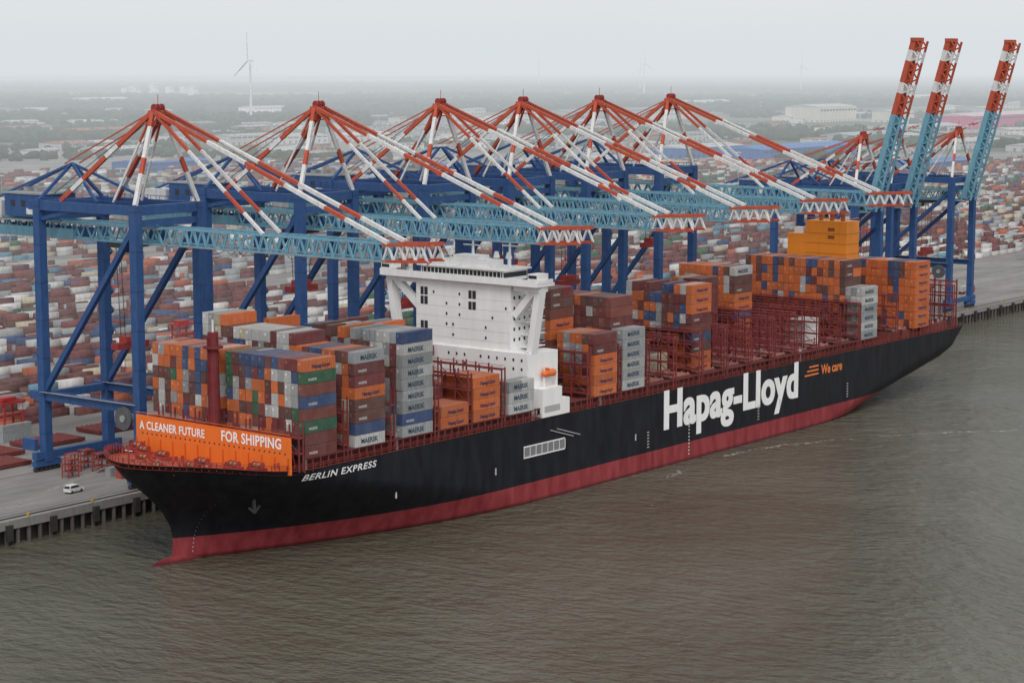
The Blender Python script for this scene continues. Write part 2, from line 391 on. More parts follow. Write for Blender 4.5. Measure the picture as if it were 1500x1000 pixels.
c.beam((348,-13.5,74.2),(348,5,74.2),.15,.15,OC); c.beam((348,-13.5,74.2),(358,-13.5,74.2),.15,.15,OC)
c.box(349,352,7,11,67.5,70,WHT)
c.obj('engine_casing',M_CLEAN,ship)
# breakwater, mast, forecastle
k=MB(); OB=(.78,.17,.025)
k.quadbox([(17,-29.6,25),(17.6,-29.6,25),(15.6,30,25),(15,30,25),(17,-29.6,35.2),(17.6,-29.6,35.2),(15.6,30,35.8),(15,30,35.8)],OB)
def bwx(y): return 17+(-29.6-y)/59.6*2
for y in np.arange(-28,29,1.9):
    k.box(bwx(y)-.08,bwx(y)-.02,y,y+.45,30.5,30.95,DK)
for y in np.arange(-29,30,4.9): k.beam((bwx(y)-.1,y,25),(bwx(y)-.1,y,29.6),.3,.3,(.6,.1,.02)); k.beam((bwx(y)+3,y,25),(bwx(y)+.5,y,34),.4,.4,DRED)
k.beam((15,30,36.6),(17,-29.6,36.1),.14,.14,OB)
k.obj('breakwater',M_CLEAN,ship)
k=MB()
MR=(.17,.014,.02)
k.cyl((18.3,1,26),(18.3,1,61.5),1.9,MR,14,1.5); k.cyl((18.3,1,57),(18.3,1,57.6),2.8,MR,14); k.beam((18.3,-3,60),(18.3,5,60),.4,.4,MR); k.cyl((18.3,1,61.5),(18.3,1,65),.3,WHT,8)
k.beam((16.4,1,36),(16.4,1,60),.7,.2,MR)
k.box(17.8,21,-3,5,26,33,MR)
RO=(.38,.04,.03)
def winch(x,y,s,zz):
    k.box(x-1.6*s,x+1.6*s,y-2.6*s,y+2.6*s,zz-.8,zz,RO)
    k.cyl((x,y-2*s,zz+.8*s),(x,y+1*s,zz+.8*s),.65*s,(.3,.22,.12),12)
    for a in(-2.15,-.4,1.1): k.cyl((x,y+a*s,zz+.8*s),(x,y+(a+.2)*s,zz+.8*s),1.05*s,RO,12)
    k.box(x-.8*s,x+.8*s,y+1.5*s,y+2.6*s,zz,zz+1.2*s,(.3,.03,.03))
for (x,y) in [(7,-18),(5,-8),(5,8),(7,18),(-1,-10),(-1,9),(-7,-3),(-7,4),(10,-24),(10,24)]: winch(x,y,.95,27.6)
for i in range(70):
    x=random.uniform(-9,9); y=random.uniform(-.85,.85)*hb(x,28); s=random.uniform(.3,.7); k.box(x,x+s,y,y+s,26.6,27.7+random.uniform(0,.6),random.choice([RO,RO,DRED,OB,GREY]))
for sd in(-1,1):
    for x in(-9,-3,3,9,14):
        y=sd*(hb(x,28)-2.2)
        for a in(0,1.3): k.cyl((x+a,y,27),(x+a,y,28.4),.35,RO,10)
for i in range(26):
    a=tops[i]
    for sd in(-1,1): k.beam((a[0]+.4,sd*a[1]*.98,a[2]-1),(a[0]+.4,sd*a[1]*.98,a[2]+1.4),.18,.18,RO)
k.beam((-14,0,28),(-14,0,34),.35,.35,RO); k.beam((-14,-1.5,33),(-14,1.5,33),.2,.2,WHT)
k.obj('forecastle',M_PAINT,ship)
# lettering
L=MB()
Vh,Fh=text_geo('Hapag-Lloyd',.03,1.05)
cap=Vh[:,1].max(); s=(283-195)/Vh[:,0].max(); capz=12.9/cap
for i,dxx in enumerate((-.25,0,.25)):
    L.raw(np.stack([195+dxx+Vh[:,0]*s,np.full(len(Vh),-30.6-.012*i),13.1+(Vh[:,1])*capz],1),Fh,(.85,.85,.85))
Vh,Fh=text_geo('We care',.03); s=(316-300)/Vh[:,0].max(); L.raw(np.stack([300+Vh[:,0]*s,np.full(len(Vh),-30.62),19.3+Vh[:,1]*s*1.1],1),Fh,(.75,.2,.05))
for i in range(3): L.box(288+i*1.6,298,-30.66,-30.58,19.6+i*1.5,20.2+i*1.5,(.75,.2,.05))
Vh,Fh=text_geo('BERLIN EXPRESS',.02,1.12); s=(50-22)/Vh[:,0].max()
Wv=[]
for v in Vh:
    z=22.6+v[1]*s*.72; x=22+v[0]*s+(z-22.6)*.3; Wv.append((x,-hb(x,z)-.25,z))
L.raw(Wv,Fh,(.75,.75,.76))
for txt,y0,y1 in (('A CLEANER FUTURE',28.5,2.5),('FOR SHIPPING',-4,-26.5)):
    Vh,Fh=text_geo(txt,.028,1.06); s=(y0-y1)/Vh[:,0].max()
    L.raw([(bwx(y0-v[0]*s)-.12,y0-v[0]*s,31.9+v[1]*s*1.2) for v in Vh],Fh,(.85,.85,.85))
for z in np.arange(2,20,1.2): L.box(6,6.5,-hb(6,z)-.12,-hb(6,z)+.05,z,z+.5,(.55,.55,.55))
for z in np.arange(2,16,1.2): L.box(210,210.6,-30.64,-30.55,z,z+.5,(.55,.55,.55))
ax,az=14,17; ay=-hb(ax,az)-.5
L.box(ax-.4,ax+.4,ay-.3,ay+.4,az-3,az+2,(.05,.05,.055)); L.beam((ax-2,ay,az-1.6),(ax,ay,az-3.2),.5,.6,(.05,.05,.055)); L.beam((ax+2,ay,az-1.6),(ax,ay,az-3.2),.5,.6,(.05,.05,.055))
L.box(ax-2.2,ax+2.2,ay+.3,ay+1.2,az+1,az+4,(.03,.03,.035))
L.obj('hull_lettering',M_CLEAN,ship)

# ------------------------------------------------------------------ QUAY
SL=0.02; QZ=7.0
def qy(x): return 50+SL*x
qa=math.atan(SL)
CON=(.26,.25,.235)
q=MB()
xs=np.arange(-700,3001,20.)
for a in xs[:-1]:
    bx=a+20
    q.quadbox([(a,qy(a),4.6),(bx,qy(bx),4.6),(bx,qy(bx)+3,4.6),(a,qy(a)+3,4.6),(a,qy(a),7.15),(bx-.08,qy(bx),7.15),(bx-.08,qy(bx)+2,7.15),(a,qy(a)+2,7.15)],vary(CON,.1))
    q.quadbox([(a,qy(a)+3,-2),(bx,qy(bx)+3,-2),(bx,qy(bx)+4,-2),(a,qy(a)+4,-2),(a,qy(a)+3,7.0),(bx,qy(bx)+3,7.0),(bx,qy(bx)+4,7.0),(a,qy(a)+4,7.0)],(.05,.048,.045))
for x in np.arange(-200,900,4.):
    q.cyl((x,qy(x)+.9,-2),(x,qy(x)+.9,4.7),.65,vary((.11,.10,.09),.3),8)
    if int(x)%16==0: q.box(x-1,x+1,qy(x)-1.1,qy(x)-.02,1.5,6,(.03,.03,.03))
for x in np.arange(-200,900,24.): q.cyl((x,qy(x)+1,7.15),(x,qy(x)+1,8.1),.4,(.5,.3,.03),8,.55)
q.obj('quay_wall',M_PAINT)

# ------------------------------------------------------------------ GROUND and WATER
def sheet(name,P,z,mat):
    me=bpy.data.meshes.new(name); me.from_pydata([(x,y,z) for x,y in P],[],[tuple(range(len(P)))]); me.update(); me.materials.append(mat); return link(name,me)
m,nt,out=newmat('terminal_and_marshland')
p=N(nt,'ShaderNodeBsdfPrincipled'); p.inputs['Roughness'].default_value=.85
geo=N(nt,'ShaderNodeNewGeometry')
n1=N(nt,'ShaderNodeTexNoise');n1.inputs['Scale'].default_value=.05;n1.inputs['Detail'].default_value=10;n1.inputs['Roughness'].default_value=.7
gmp=N(nt,'ShaderNodeMapping');gmp.inputs['Scale'].default_value=(.35,1,1);nt.links.new(geo.outputs['Position'],gmp.inputs[0])
nt.links.new(gmp.outputs[0],n1.inputs['Vector'])
rA=N(nt,'ShaderNodeValToRGB'); e=rA.color_ramp.elements; e[0].position=.32;e[0].color=(.13,.125,.12,1);e[1].position=.68;e[1].color=(.29,.28,.265,1)
nt.links.new(n1.outputs['Fac'],rA.inputs[0])
n2=N(nt,'ShaderNodeTexNoise');n2.inputs['Scale'].default_value=.0016;n2.inputs['Detail'].default_value=7
vo=N(nt,'ShaderNodeTexVoronoi');vo.inputs['Scale'].default_value=.0022
nt.links.new(geo.outputs['Position'],n2.inputs['Vector']);nt.links.new(geo.outputs['Position'],vo.inputs['Vector'])
rB=N(nt,'ShaderNodeValToRGB'); rB.color_ramp.interpolation='CONSTANT'; e=rB.color_ramp.elements; e[0].position=0;e[0].color=(.05,.08,.03,1);e[1].position=.3;e[1].color=(.10,.115,.07,1)
for pos,cc in((.5,(.06,.10,.035,1)),(.65,(.2,.2,.16,1)),(.78,(.045,.07,.03,1))):
    x=e.new(pos);x.color=cc
sp=N(nt,'ShaderNodeSeparateColor');nt.links.new(vo.outputs['Color'],sp.inputs[0]);nt.links.new(sp.outputs[0],rB.inputs[0])
ln=N(nt,'ShaderNodeVectorMath',operation='LENGTH');nt.links.new(geo.outputs['Position'],ln.inputs[0])
ad=N(nt,'ShaderNodeMath',operation='MULTIPLY_ADD');ad.inputs[1].default_value=1800;nt.links.new(n2.outputs['Fac'],ad.inputs[0]);nt.links.new(ln.outputs['Value'],ad.inputs[2])
mr=N(nt,'ShaderNodeMapRange');mr.inputs['From Min'].default_value=3300;mr.inputs['From Max'].default_value=3500;nt.links.new(ad.outputs[0],mr.inputs['Value'])
mx=N(nt,'ShaderNodeMixRGB');nt.links.new(mr.outputs[0],mx.inputs[0]);nt.links.new(rA.outputs[0],mx.inputs[1]);nt.links.new(rB.outputs[0],mx.inputs[2])
nt.links.new(mx.outputs[0],p.inputs['Base Color']);nt.links.new(p.outputs[0],out.inputs[0])
sheet('ground',[(-700,qy(-700)+3.5),(3000,qy(3000)+3.5),(70000,qy(3000)+3.5),(70000,70000),(-3000,70000),(-700,3000)],QZ,m)
m,nt,out=newmat('river_water')
def MT(op,a=None,b=None,c=None):
    n=N(nt,'ShaderNodeMath',operation=op)
    for i,v in enumerate((a,b,c)):
        if v is None: continue
        if isinstance(v,(int,float)): n.inputs[i].default_value=v
        else: nt.links.new(v,n.inputs[i])
    return n.outputs[0]
p=N(nt,'ShaderNodeBsdfPrincipled'); p.inputs['Roughness'].default_value=.1; p.inputs['IOR'].default_value=1.36
geo=N(nt,'ShaderNodeNewGeometry'); sep=N(nt,'ShaderNodeSeparateXYZ');nt.links.new(geo.outputs['Position'],sep.inputs[0])
n0=N(nt,'ShaderNodeTexNoise');n0.inputs['Scale'].default_value=.008;n0.inputs['Detail'].default_value=6;n0.inputs['Distortion'].default_value=1.
nt.links.new(geo.outputs['Position'],n0.inputs['Vector'])
rw=N(nt,'ShaderNodeValToRGB');e=rw.color_ramp.elements;e[0].position=.3;e[0].color=(.085,.082,.056,1);e[1].position=.7;e[1].color=(.13,.128,.1,1)
nt.links.new(n0.outputs['Fac'],rw.inputs[0])
nf=N(nt,'ShaderNodeTexNoise');nf.inputs['Scale'].default_value=.06;nf.inputs['Detail'].default_value=6;nf.inputs['Roughness'].default_value=.7;nt.links.new(geo.outputs['Position'],nf.inputs['Vector'])
nf2=N(nt,'ShaderNodeTexNoise');nf2.inputs['Scale'].default_value=.4;nf2.inputs['Detail'].default_value=6;nf2.inputs['Roughness'].default_value=.8;nt.links.new(geo.outputs['Position'],nf2.inputs['Vector'])
nf3=N(nt,'ShaderNodeTexNoise');nf3.inputs['Scale'].default_value=.035;nf3.inputs['Detail'].default_value=2;nt.links.new(geo.outputs['Position'],nf3.inputs['Vector'])
dx=MT('SUBTRACT',sep.outputs['X'],215.); q2=MT('MULTIPLY',MT('MULTIPLY',dx,dx),.0041)
ff=MT('ABSOLUTE',MT('ADD',MT('ADD',MT('ADD',sep.outputs['Y'],36.),q2),MT('MULTIPLY',MT('SUBTRACT',nf.outputs['Fac'],.5),14.)))
fm=MT('MULTIPLY',MT('LESS_THAN',ff,.9),MT('MULTIPLY',MT('GREATER_THAN',nf2.outputs['Fac'],.52),MT('GREATER_THAN',nf3.outputs['Fac'],.5)))
fm=MT('MULTIPLY',fm,MT('MULTIPLY',MT('GREATER_THAN',sep.outputs['X'],180.),MT('LESS_THAN',sep.outputs['X'],335.)))
fleck=MT('MULTIPLY',MT('GREATER_THAN',nf.outputs['Fac'],.67),MT('GREATER_THAN',nf2.outputs['Fac'],.57))
fm=MT('MULTIPLY',MT('MAXIMUM',fm,fleck),.5)
mxw=N(nt,'ShaderNodeMixRGB');nt.links.new(fm,mxw.inputs[0]);nt.links.new(rw.outputs[0],mxw.inputs[1]);mxw.inputs[2].default_value=(.7,.7,.68,1)
nt.links.new(mxw.outputs[0],p.inputs['Base Color'])
mp=N(nt,'ShaderNodeMapping');mp.inputs['Rotation'].default_value=(0,0,R(38));mp.inputs['Scale'].default_value=(1,.6,1);nt.links.new(geo.outputs['Position'],mp.inputs[0])
n1=N(nt,'ShaderNodeTexNoise');n1.inputs['Scale'].default_value=.33;n1.inputs['Detail'].default_value=5;n1.inputs['Roughness'].default_value=.6
n3=N(nt,'ShaderNodeTexNoise');n3.inputs['Scale'].default_value=.09;n3.inputs['Detail'].default_value=3
n4=N(nt,'ShaderNodeTexNoise');n4.inputs['Scale'].default_value=.012;n4.inputs['Detail'].default_value=3;nt.links.new(geo.outputs['Position'],n4.inputs['Vector'])
nt.links.new(mp.outputs[0],n1.inputs['Vector']);nt.links.new(mp.outputs[0],n3.inputs['Vector'])
amp=MT('MULTIPLY_ADD',n4.outputs['Fac'],1.8,.3)
hgt=MT('MULTIPLY_ADD',n3.outputs['Fac'],1.4,MT('MULTIPLY',n1.outputs['Fac'],amp))
bu=N(nt,'ShaderNodeBump');bu.inputs['Strength'].default_value=1;bu.inputs['Distance'].default_value=2.4;nt.links.new(hgt,bu.inputs['Height'])
nt.links.new(bu.outputs[0],p.inputs['Normal']);nt.links.new(p.outputs[0],out.inputs[0])
sheet('water',[(-3000,-70000),(70000,-70000),(70000,200),(3000,qy(3000)+3.5),(-700,qy(-700)+3.5),(-3000,60)],0,m)

# ------------------------------------------------------------------ CRANES
def crane_mesh(name,hz,apexz,raised,trolley_y=-30,drop=30):
    g=MB(); LT=hz+10; G=44; S=13; pz=QZ+24
    for x in(-S,S):
        for y in(0,G):
            g.beam((x,y,QZ+3),(x,y,LT),2.9,2.9,CB)
            for z in np.arange(QZ+12,LT,12): g.box(x-1.52,x+1.52,y-1.52,y+1.52,z,z+.3,tuple(v*.7 for v in CB))
            g.box(x-5,x+5,y-1.1,y+1.1,QZ+1.6,QZ+3.4,CB)
            for i in range(6): g.cyl((x-4.4+i*1.75,y-.6,QZ+.75),(x-4.4+i*1.75,y+.6,QZ+.75),.75,DK,10)
        g.beam((x,0,pz),(x,G+6,pz),2.2,2.6,CB)
        g.beam((x,0,LT-1.6),(x,G+4,LT-1.6),2.2,2.8,CB)
        g.beam((x,G,pz+1),(x,1.5,LT-8),1.7,1.7,CB)
        g.beam((x,G,LT-6),(x,G*.55,LT-2),1.2,1.2,CB)
    for y in(0,G):
        g.beam((-S-5,y,QZ+5),(S+5,y,QZ+5),2.0,2.4,CB); g.beam((-S,y,LT-1.6),(S,y,LT-1.6),2.4,2.9,CB)
        g.beam((-S,y,hz+4.5),(S,y,hz+4.5),1.6,2.0,CB)
    g.beam((-S,G,pz),(S,G,pz),2,2.4,CB)
    for x in(-S,S):
        g.box(x-2.2,x-1.2,0,G,pz+1.4,pz+1.5,GREY); g.beam((x-2.2,0,pz+2.5),(x-2.2,G,pz+2.5),.12,.12,CB)
        for dxx in(-1.2,1.2):
            g.beam((x+dxx,0,LT+1),(x+dxx,G,LT+1),.1,.1,CB)
            for y in np.arange(0,G,4): g.beam((x+dxx,y,LT-.2),(x+dxx,y,LT+1),.1,.1,CB)
    z=QZ+4;i=0
    while z<LT-6:
        g.beam((S+1.9,G-2+(i%2)*4,z),(S+1.9,G+2-(i%2)*4,z+3.2),.9,.25,CB); g.box(S+1.5,S+2.3,G-2.4 if i%2 else G+1.6,G-1.6 if i%2 else G+2.4,z+3.1,z+3.3,GREY); z+=3.2;i+=1
    g.cyl((-S-2.6,5,pz-3),(-S-1.6,5,pz-3),3.6,(.1,.1,.11),20); g.cyl((-S-2.9,5,pz-3),(-S-1.3,5,pz-3),1.1,GREY,12)
    g.box(-S-3,-S-1.5,G+2,G+8,QZ+6.3,QZ+10,CB)
    for x,sx in((-S,-2),(S,2)):
        g.stripe((x,0,LT),(sx,3,apexz),1.2,1.2,[WHT,WHT,CO,WHT,WHT,CO],6)
        g.stripe((sx,3,apexz),(x*.9,G*.8,LT),1.3,1.3,[CO,CO,CO,WHT,CO,CO,WHT,CO],8)
        g.stripe((sx,3,apexz),(x*.45,G*.4,LT),.6,.6,[CO,WHT,WHT],3)
        g.beam((x,G,LT),(0,G-1,LT+11),.9,.9,CB); g.beam((x*.8,G-24,LT),(0,G-1,LT+11),.8,.8,CB)
        g.beam((0,G-1,LT+11),(sx*1.8,G+48,hz+4),.7,.7,CB); g.beam((sx,3,apexz),(sx*1.5,G-1,LT+11),.35,.35,CO)
    g.box(-2.6,2.6,1.6,4.6,apexz-1.6,apexz+.3,CO)
    for x in(-1.6,0,1.6): g.cyl((x-.25,3,apexz+1),(x+.25,3,apexz+1),1.2,(.3,.03,.03),12)
    g.box(-3.4,3.4,.8,5.2,apexz-4.2,apexz-4.0,(.35,.04,.03)); 
    for yy in(.8,5.2):
        g.beam((-3.4,yy,apexz-3),(3.4,yy,apexz-3),.1,.1,CO)
        for x in(-3.4,0,3.4): g.beam((x,yy,apexz-4),(x,yy,apexz-3),.1,.1,CO)
    g.beam((0,3,apexz+1),(0,3,apexz+5),.15,.15,CO)
    g.beam((-S*.55,1.6,LT+(apexz-LT)*.48),(S*.55,1.6,LT+(apexz-LT)*.48),.8,.8,WHT)
    for x in(-4,4):
        g.truss((x,-2,hz-2.3),(x,G+50,hz-2.3),5,.5,CL,18)
        g.beam((x,G-6,hz-1),(x,G+34,hz-1),1.5,3.2,CL if x<0 else CB)
    for y in np.arange(0,G+50,5): g.beam((-4,y,hz+2.7),(4,y,hz+2.7),.4,.4,CL)
    g.box(-5.4,-4.7,-2,G+50,hz+2.3,hz+2.5,GREY); g.beam((-5.4,-2,hz+3.7),(-5.4,G+50,hz+3.7),.14,.14,CL)
    g.box(-7,7,G+6,G+24,hz+4,hz+11,CB); g.box(-7.3,7.3,G+5.6,G+24.4,hz+11,hz+11.5,GREY); g.box(-6,6,G+27,G+38,hz+3,hz+8.5,(.6,.62,.63))
    for y in (G+9,G+14,G+19): g.box(-7.06,-7,y,y+2,hz+7,hz+9,DK); g.box(-2,2,y,y+1.6,hz+11.5,hz+12.8,GREY)
    g.box(-7.08,-7,G+10,G+13.4,hz+4.6,hz+6.6,WHT)
    g.box(-9,-7,G+4,G+40,hz+2.7,hz+2.9,GREY); g.beam((-9,G+4,hz+4),(-9,G+40,hz+4),.12,.12,CB)
    g.box(5,8,8,14,hz-3,hz+1.5,CB); g.box(5,9,26,30,hz+3,hz+6.5,(.5,.5,.5))
    for x in(-1,1): g.sag((x,G+8,hz+6),(x,-2,hz+3.4),.6,.12,DK,4); g.beam((x*2,G+8,hz+10),(x,3,apexz),.16,.16,DK)
    if not raised:
        E=-106
        for x in(-3.6,3.6):
            g.truss((x,-2,hz-2.3),(x,E+16,hz-2.3),5,.42,CL,24)
            g.truss((x,E+16,hz-2.3),(x,E,hz-1.5),4.6,.55,CO,4,col2=WHT)
            g.stripe((x*.6,3,apexz),(x,-44,hz+3),.85,.85,[CO,CO,WHT,WHT,CO,WHT],6)
            g.stripe((x*.6,3,apexz),(x,-92,hz+3),1.1,1.1,[CO,CO,CO,WHT,WHT,CO,CO,WHT,WHT,CO,WHT,WHT],12)
            g.beam((x*.3,3,apexz+.8),(x*.3,-86,hz+4),.14,.14,DK)
        for y in np.arange(E,0,4.5):
            cc=CO if y<E+14 else CL
            g.beam((-3.6,y,hz+2.7),(3.6,y,hz+2.7),.4,.4,cc); g.beam((-3.6,y,hz-2.3),(3.6,y+4.5,hz-2.3),.3,.3,cc)
        g.box(-5.0,-4.2,E+14,-2,hz-2.4,hz-2.2,GREY); g.beam((-5,E+14,hz-1.1),(-5,-2,hz-1.1),.12,.12,CL)
        for y in np.arange(E+14,0,3): g.beam((-5,y,hz-2.2),(-5,y,hz-1.1),.1,.1,CL)
        for y in np.arange(-80,0,26): g.box(-1.2,1.2,y,y+2,hz-2,hz-.6,(.5,.5,.5))
        for i in range(18): g.sag((4.6,-90+i*5,hz-2.6),(4.6,-85+i*5,hz-2.6),2.2 if i>6 else .8,.12,DK,4)
        ty=trolley_y
    else:
        A=Vector((0,-2,hz-1)); B=Vector((0,-24,hz+80)); d=(B-A).normalized(); nrm=Vector((0,-d.z,d.y))
        for x in(-2.9,2.9):
            nseg=16
            for i in range(nseg):
                p0=A.lerp(B,i/nseg);p1=A.lerp(B,(i+1)/nseg); cc=CL if i<9 else ([CO,CO,WHT][(i-9)%3])
                o=Vector((x,0,0))
                g.beam(p0+o,p1+o,1.5,2.6,cc); g.truss(p0+o+nrm*1,p1+o+nrm*1,3.2,.6,cc,1,axis=tuple(nrm))
                g.beam(p0+Vector((-2.9,0,0)),p0+Vector((2.9,0,0)),.6,1.0,cc)
                g.beam(p0+Vector((-2.9,0,0)),p1+Vector((2.9,0,0)),.5,.5,cc)
        g.box(-4,4,B.y-1.6,B.y+1.6,B.z-1,B.z+.6,CO)
        for x in(-2.5,2.5):
            g.stripe((x,3,apexz),tuple(A.lerp(B,.5)+Vector((x,3,0))),.5,.5,[CO,WHT],4)
        ty=20
    g.box(-5,5,ty-4,ty+4,hz-4.2,hz-2.8,DK); g.box(3.2,6,ty+4.5,ty+7.5,hz-7,hz-4,(.5,.52,.53)); g.box(3.1,6.1,ty+4.4,ty+4.5,hz-6.4,hz-4.8,GL)
    for x in(-4,4):
        for y in(-1,1): g.beam((x,ty+y,hz-4),(x*.7,ty+y,hz-drop),.16,.16,DK)
    g.box(-6.5,6.5,ty-1.6,ty+1.6,hz-drop-2,hz-drop,(.3,.03,.03)); g.box(-3,3,ty-1.8,ty+1.8,hz-drop,hz-drop+1.8,(.35,.04,.03))
    return g.mesh(name,M_PAINT)
cm=[crane_mesh('gantry_crane_mesh',83,121,False,18,34),crane_mesh('gantry_crane_mesh_b',83,121,False,12,22)]
for i,(x) in enumerate([53,125,189,238,288,340]):
    link('gantry_crane',cm[i%2],None,(x,qy(x)+6,0),qa)
cr=crane_mesh('gantry_crane_raised_mesh',67,101,True)
for x in (511,548,617): link('gantry_crane',cr,None,(x,qy(x)+6,0),qa)

# ------------------------------------------------------------------ YARD
CX,CY=-371.9,-414.4; ca,sa=.7836,.6213
def uD(x,y):
    dx=x-CX;dy=y-CY; D=dx*ca+dy*sa; return (dx*sa-dy*ca)/np.maximum(D,1),D
ycol=np.array([(.13,.02,.024),(.17,.032,.028),BRN,(.45,.1,.03),LGREY,(.68,.67,.65),BLU,GREY,CYN,GRN,CRM]); yp=np.array([6.5,4.5,4,1.6,3.2,2.0,1.7,3.2,.5,.4,.6]);yp/=yp.sum()
Bx=[];own=[]
y=168.; row=0
while y<1450:
    row+=1
    if row%22==0: y+=24
    elif row%2==0: y+=1.9
    y+=2.62
    n=int(2600/12.9); ii=np.arange(n); x=60+ii*12.9+(ii//9)*15
    yy=y+SL*x
    blk=(ii//9)+ (row//22)*37
    hh=np.array([mnoise.noise(Vector((bq*3.7,row//22*1.3,0)))for bq in blk])
    rr=mnoise.noise(Vector((row*.9,7.1,0)))
    prob=rng.random(n)
    h=np.where(prob<.2+.2*rr,0,np.where(prob<.5,1,np.where(prob<.82,2,3)))
    h=np.where(hh<-.28,(rng.random(n)<.15).astype(int),h); h=np.where((hh>.1)&(h>0),h+ (rng.random(n)<.5),h); h=np.minimum(h,4)
    u,D=uD(x,yy)
    keep=(np.abs(u)<.33)&(D<2650)&(h>0)
    for j in np.nonzero(keep)[0]:
        for t in range(h[j]):
            Bx.append((x[j],x[j]+12.2,yy[j],yy[j]+2.45,QZ+t*2.95+.02,QZ+t*2.95+2.86)); own.append(blk[j])
Bx=np.array(Bx); Bx[:,:2]+=rng.uniform(-.3,.3,(len(Bx),1))
ci=rng.choice(len(ycol),len(Bx),p=yp)
for i in range(1,len(ci)):
    if rng.random()<.35: ci[i]=ci[i-1]
own=np.array(own); oc=(own*7919)%11; mask=(rng.random(len(ci))<.22); ci[mask]=oc[mask]
Cc=ycol[ci]*(1+rng.uniform(-.22,.22,(len(ci),1)))
link('container_yard',np_boxes('container_yard',Bx,np.clip(Cc,0,.9),M_YARD))
sc=MB(); SR=(.42,.03,.03)
for sd in(-2.4,2.4):
    for x in(-4.5,4.5): sc.beam((x,sd,1),(x*.9,sd,13),.6,.6,SR)
    sc.box(-6,6,sd-.45,sd+.45,1.2,2.2,SR); sc.box(-5.4,5.4,sd-.35,sd+.35,12.5,13.4,SR)
    for x in(-4.8,-1.8,1.8,4.8): sc.cyl((x,sd-.35,.8),(x,sd+.35,.8),.8,DK,12)
for x in(-5,5): sc.box(x-.5,x+.5,-2.6,2.6,12.6,13.6,SR)
sc.box(-4,2,-1.8,1.8,13.6,14.8,SR); sc.box(3.4,5.6,-2.7,-.9,10,12.4,(.6,.6,.6)); sc.box(5.6,5.66,-2.6,-1,10.6,12,GL); sc.box(-5,5,-1.2,1.2,8,8.8,(.3,.03,.03)); sc.beam((-5.4,2.9,13.6),(-5.4,2.9,15),.1,.1,SR)
scm=sc.mesh('straddle_carrier_mesh',M_PAINT)
for x,y,r in [(150,152,0),(215,158,1.5),(300,160,0),(395,163,0),(470,160,.1),(540,170,0),(150,292,0),(330,405,0),(600,300,0),(760,420,0),(520,540,0),(900,260,0),(66,153,.1),(250,262,0),(430,262,0),(96,90,.05),(640,120,0),(700,115,.1)]:
    link('straddle_carrier',scm,None,(x,y+SL*x,QZ),r)
hc=MB()
for (x,y) in [(30,128),(58,131),(90,135),(20,112)]:
    hc.box(x,x+22,y,y+13,.3,1.5,(.17,.03,.03))
    for t in np.arange(0,22,2.2): hc.box(x+t,x+t+.25,y,y+13,1.5,1.75,(.24,.05,.04))
    for a in(1,20): hc.box(x+a,x+a+.6,y+.5,y+12.5,0,.3,DK)
hc.obj('hatch_covers',M_PAINT).location=(0,0,QZ)
car=MB(); cw=(.75,.75,.74)
def profile_ext(mb,prof,y0,y1,col):
    n=len(prof); V=[(a,y0,c) for a,c in prof]+[(a,y1,c) for a,c in prof]
    mb.raw(V,[tuple(range(n)),tuple(reversed(range(n,2*n)))]+[(i+n,(i+1)%n+n,(i+1)%n,i) for i in range(n)],col)
profile_ext(car,[(-2.3,.4),(2.3,.4),(2.35,.9),(1.4,1.1),(-2.35,1.15)],-.95,.95,cw)
profile_ext(car,[(-2.3,1.13),(1.35,1.1),(.6,1.85),(-2.0,1.9)],-.85,.85,cw)
for sd in(-1,1): profile_ext(car,[(-1.9,1.2),(1.0,1.2),(.5,1.72),(-1.8,1.75)],sd*.87,sd*.86,GL)
profile_ext(car,[(.68,1.8),(1.38,1.14),(1.42,1.16),(.72,1.84)],-.75,.75,GL)
profile_ext(car,[(-2.36,1.2),(-2.3,1.2),(-2.05,1.75),(-2.1,1.75)],-.75,.75,GL)
for x in(-1.5,1.5):
    for sd in(-.95,.75): car.cyl((x,sd,.38),(x,sd+.2,.38),.38,DK,14)
cmh=car.mesh('parked_car_mesh',M_PAINT)
for x,y,r in [(22,67,.15),(4,92,1.2)]:
    o=link('parked_car',cmh,None,(x,y,QZ),r); o.scale=(1.35,1.35,1.35)
# terminal tractors with trailers
tr=MB(); TY=(.45,.05,.03)
profile_ext(tr,[(6.2,.9),(9.6,.9),(9.6,1.9),(9.1,3.6),(7.0,3.7),(6.2,3.5)],-1.2,1.2,TY)
profile_ext(tr,[(9.2,2.1),(9.62,2.1),(9.2,3.4),(9.14,3.4)],-1.05,1.05,GL)
tr.box(-7.5,6.2,-1.1,1.1,1.1,1.5,(.3,.04,.03))
for x in(-6,-4.6,5,8.6):
    for sd in(-1.2,.8): tr.cyl((x,sd,.55),(x,sd+.4,.55),.55,DK,12)
tr.box(-7.2,5,-1.2,1.2,1.55,4.3,LGREY)
for i in range(20): tr.box(-7+i*.6,-6.75+i*.6,-1.24,-1.2,1.8,4.1,GREY)
trm=tr.mesh('terminal_tractor_mesh',M_PAINT)
for x,y,r in [(74,82,.02),(10,104,.02),(150,112,3.16),(320,96,.02),(690,100,.02),(110,145,3.16)]: link('terminal_tractor',trm,None,(x,y,QZ),r)
ap=MB()
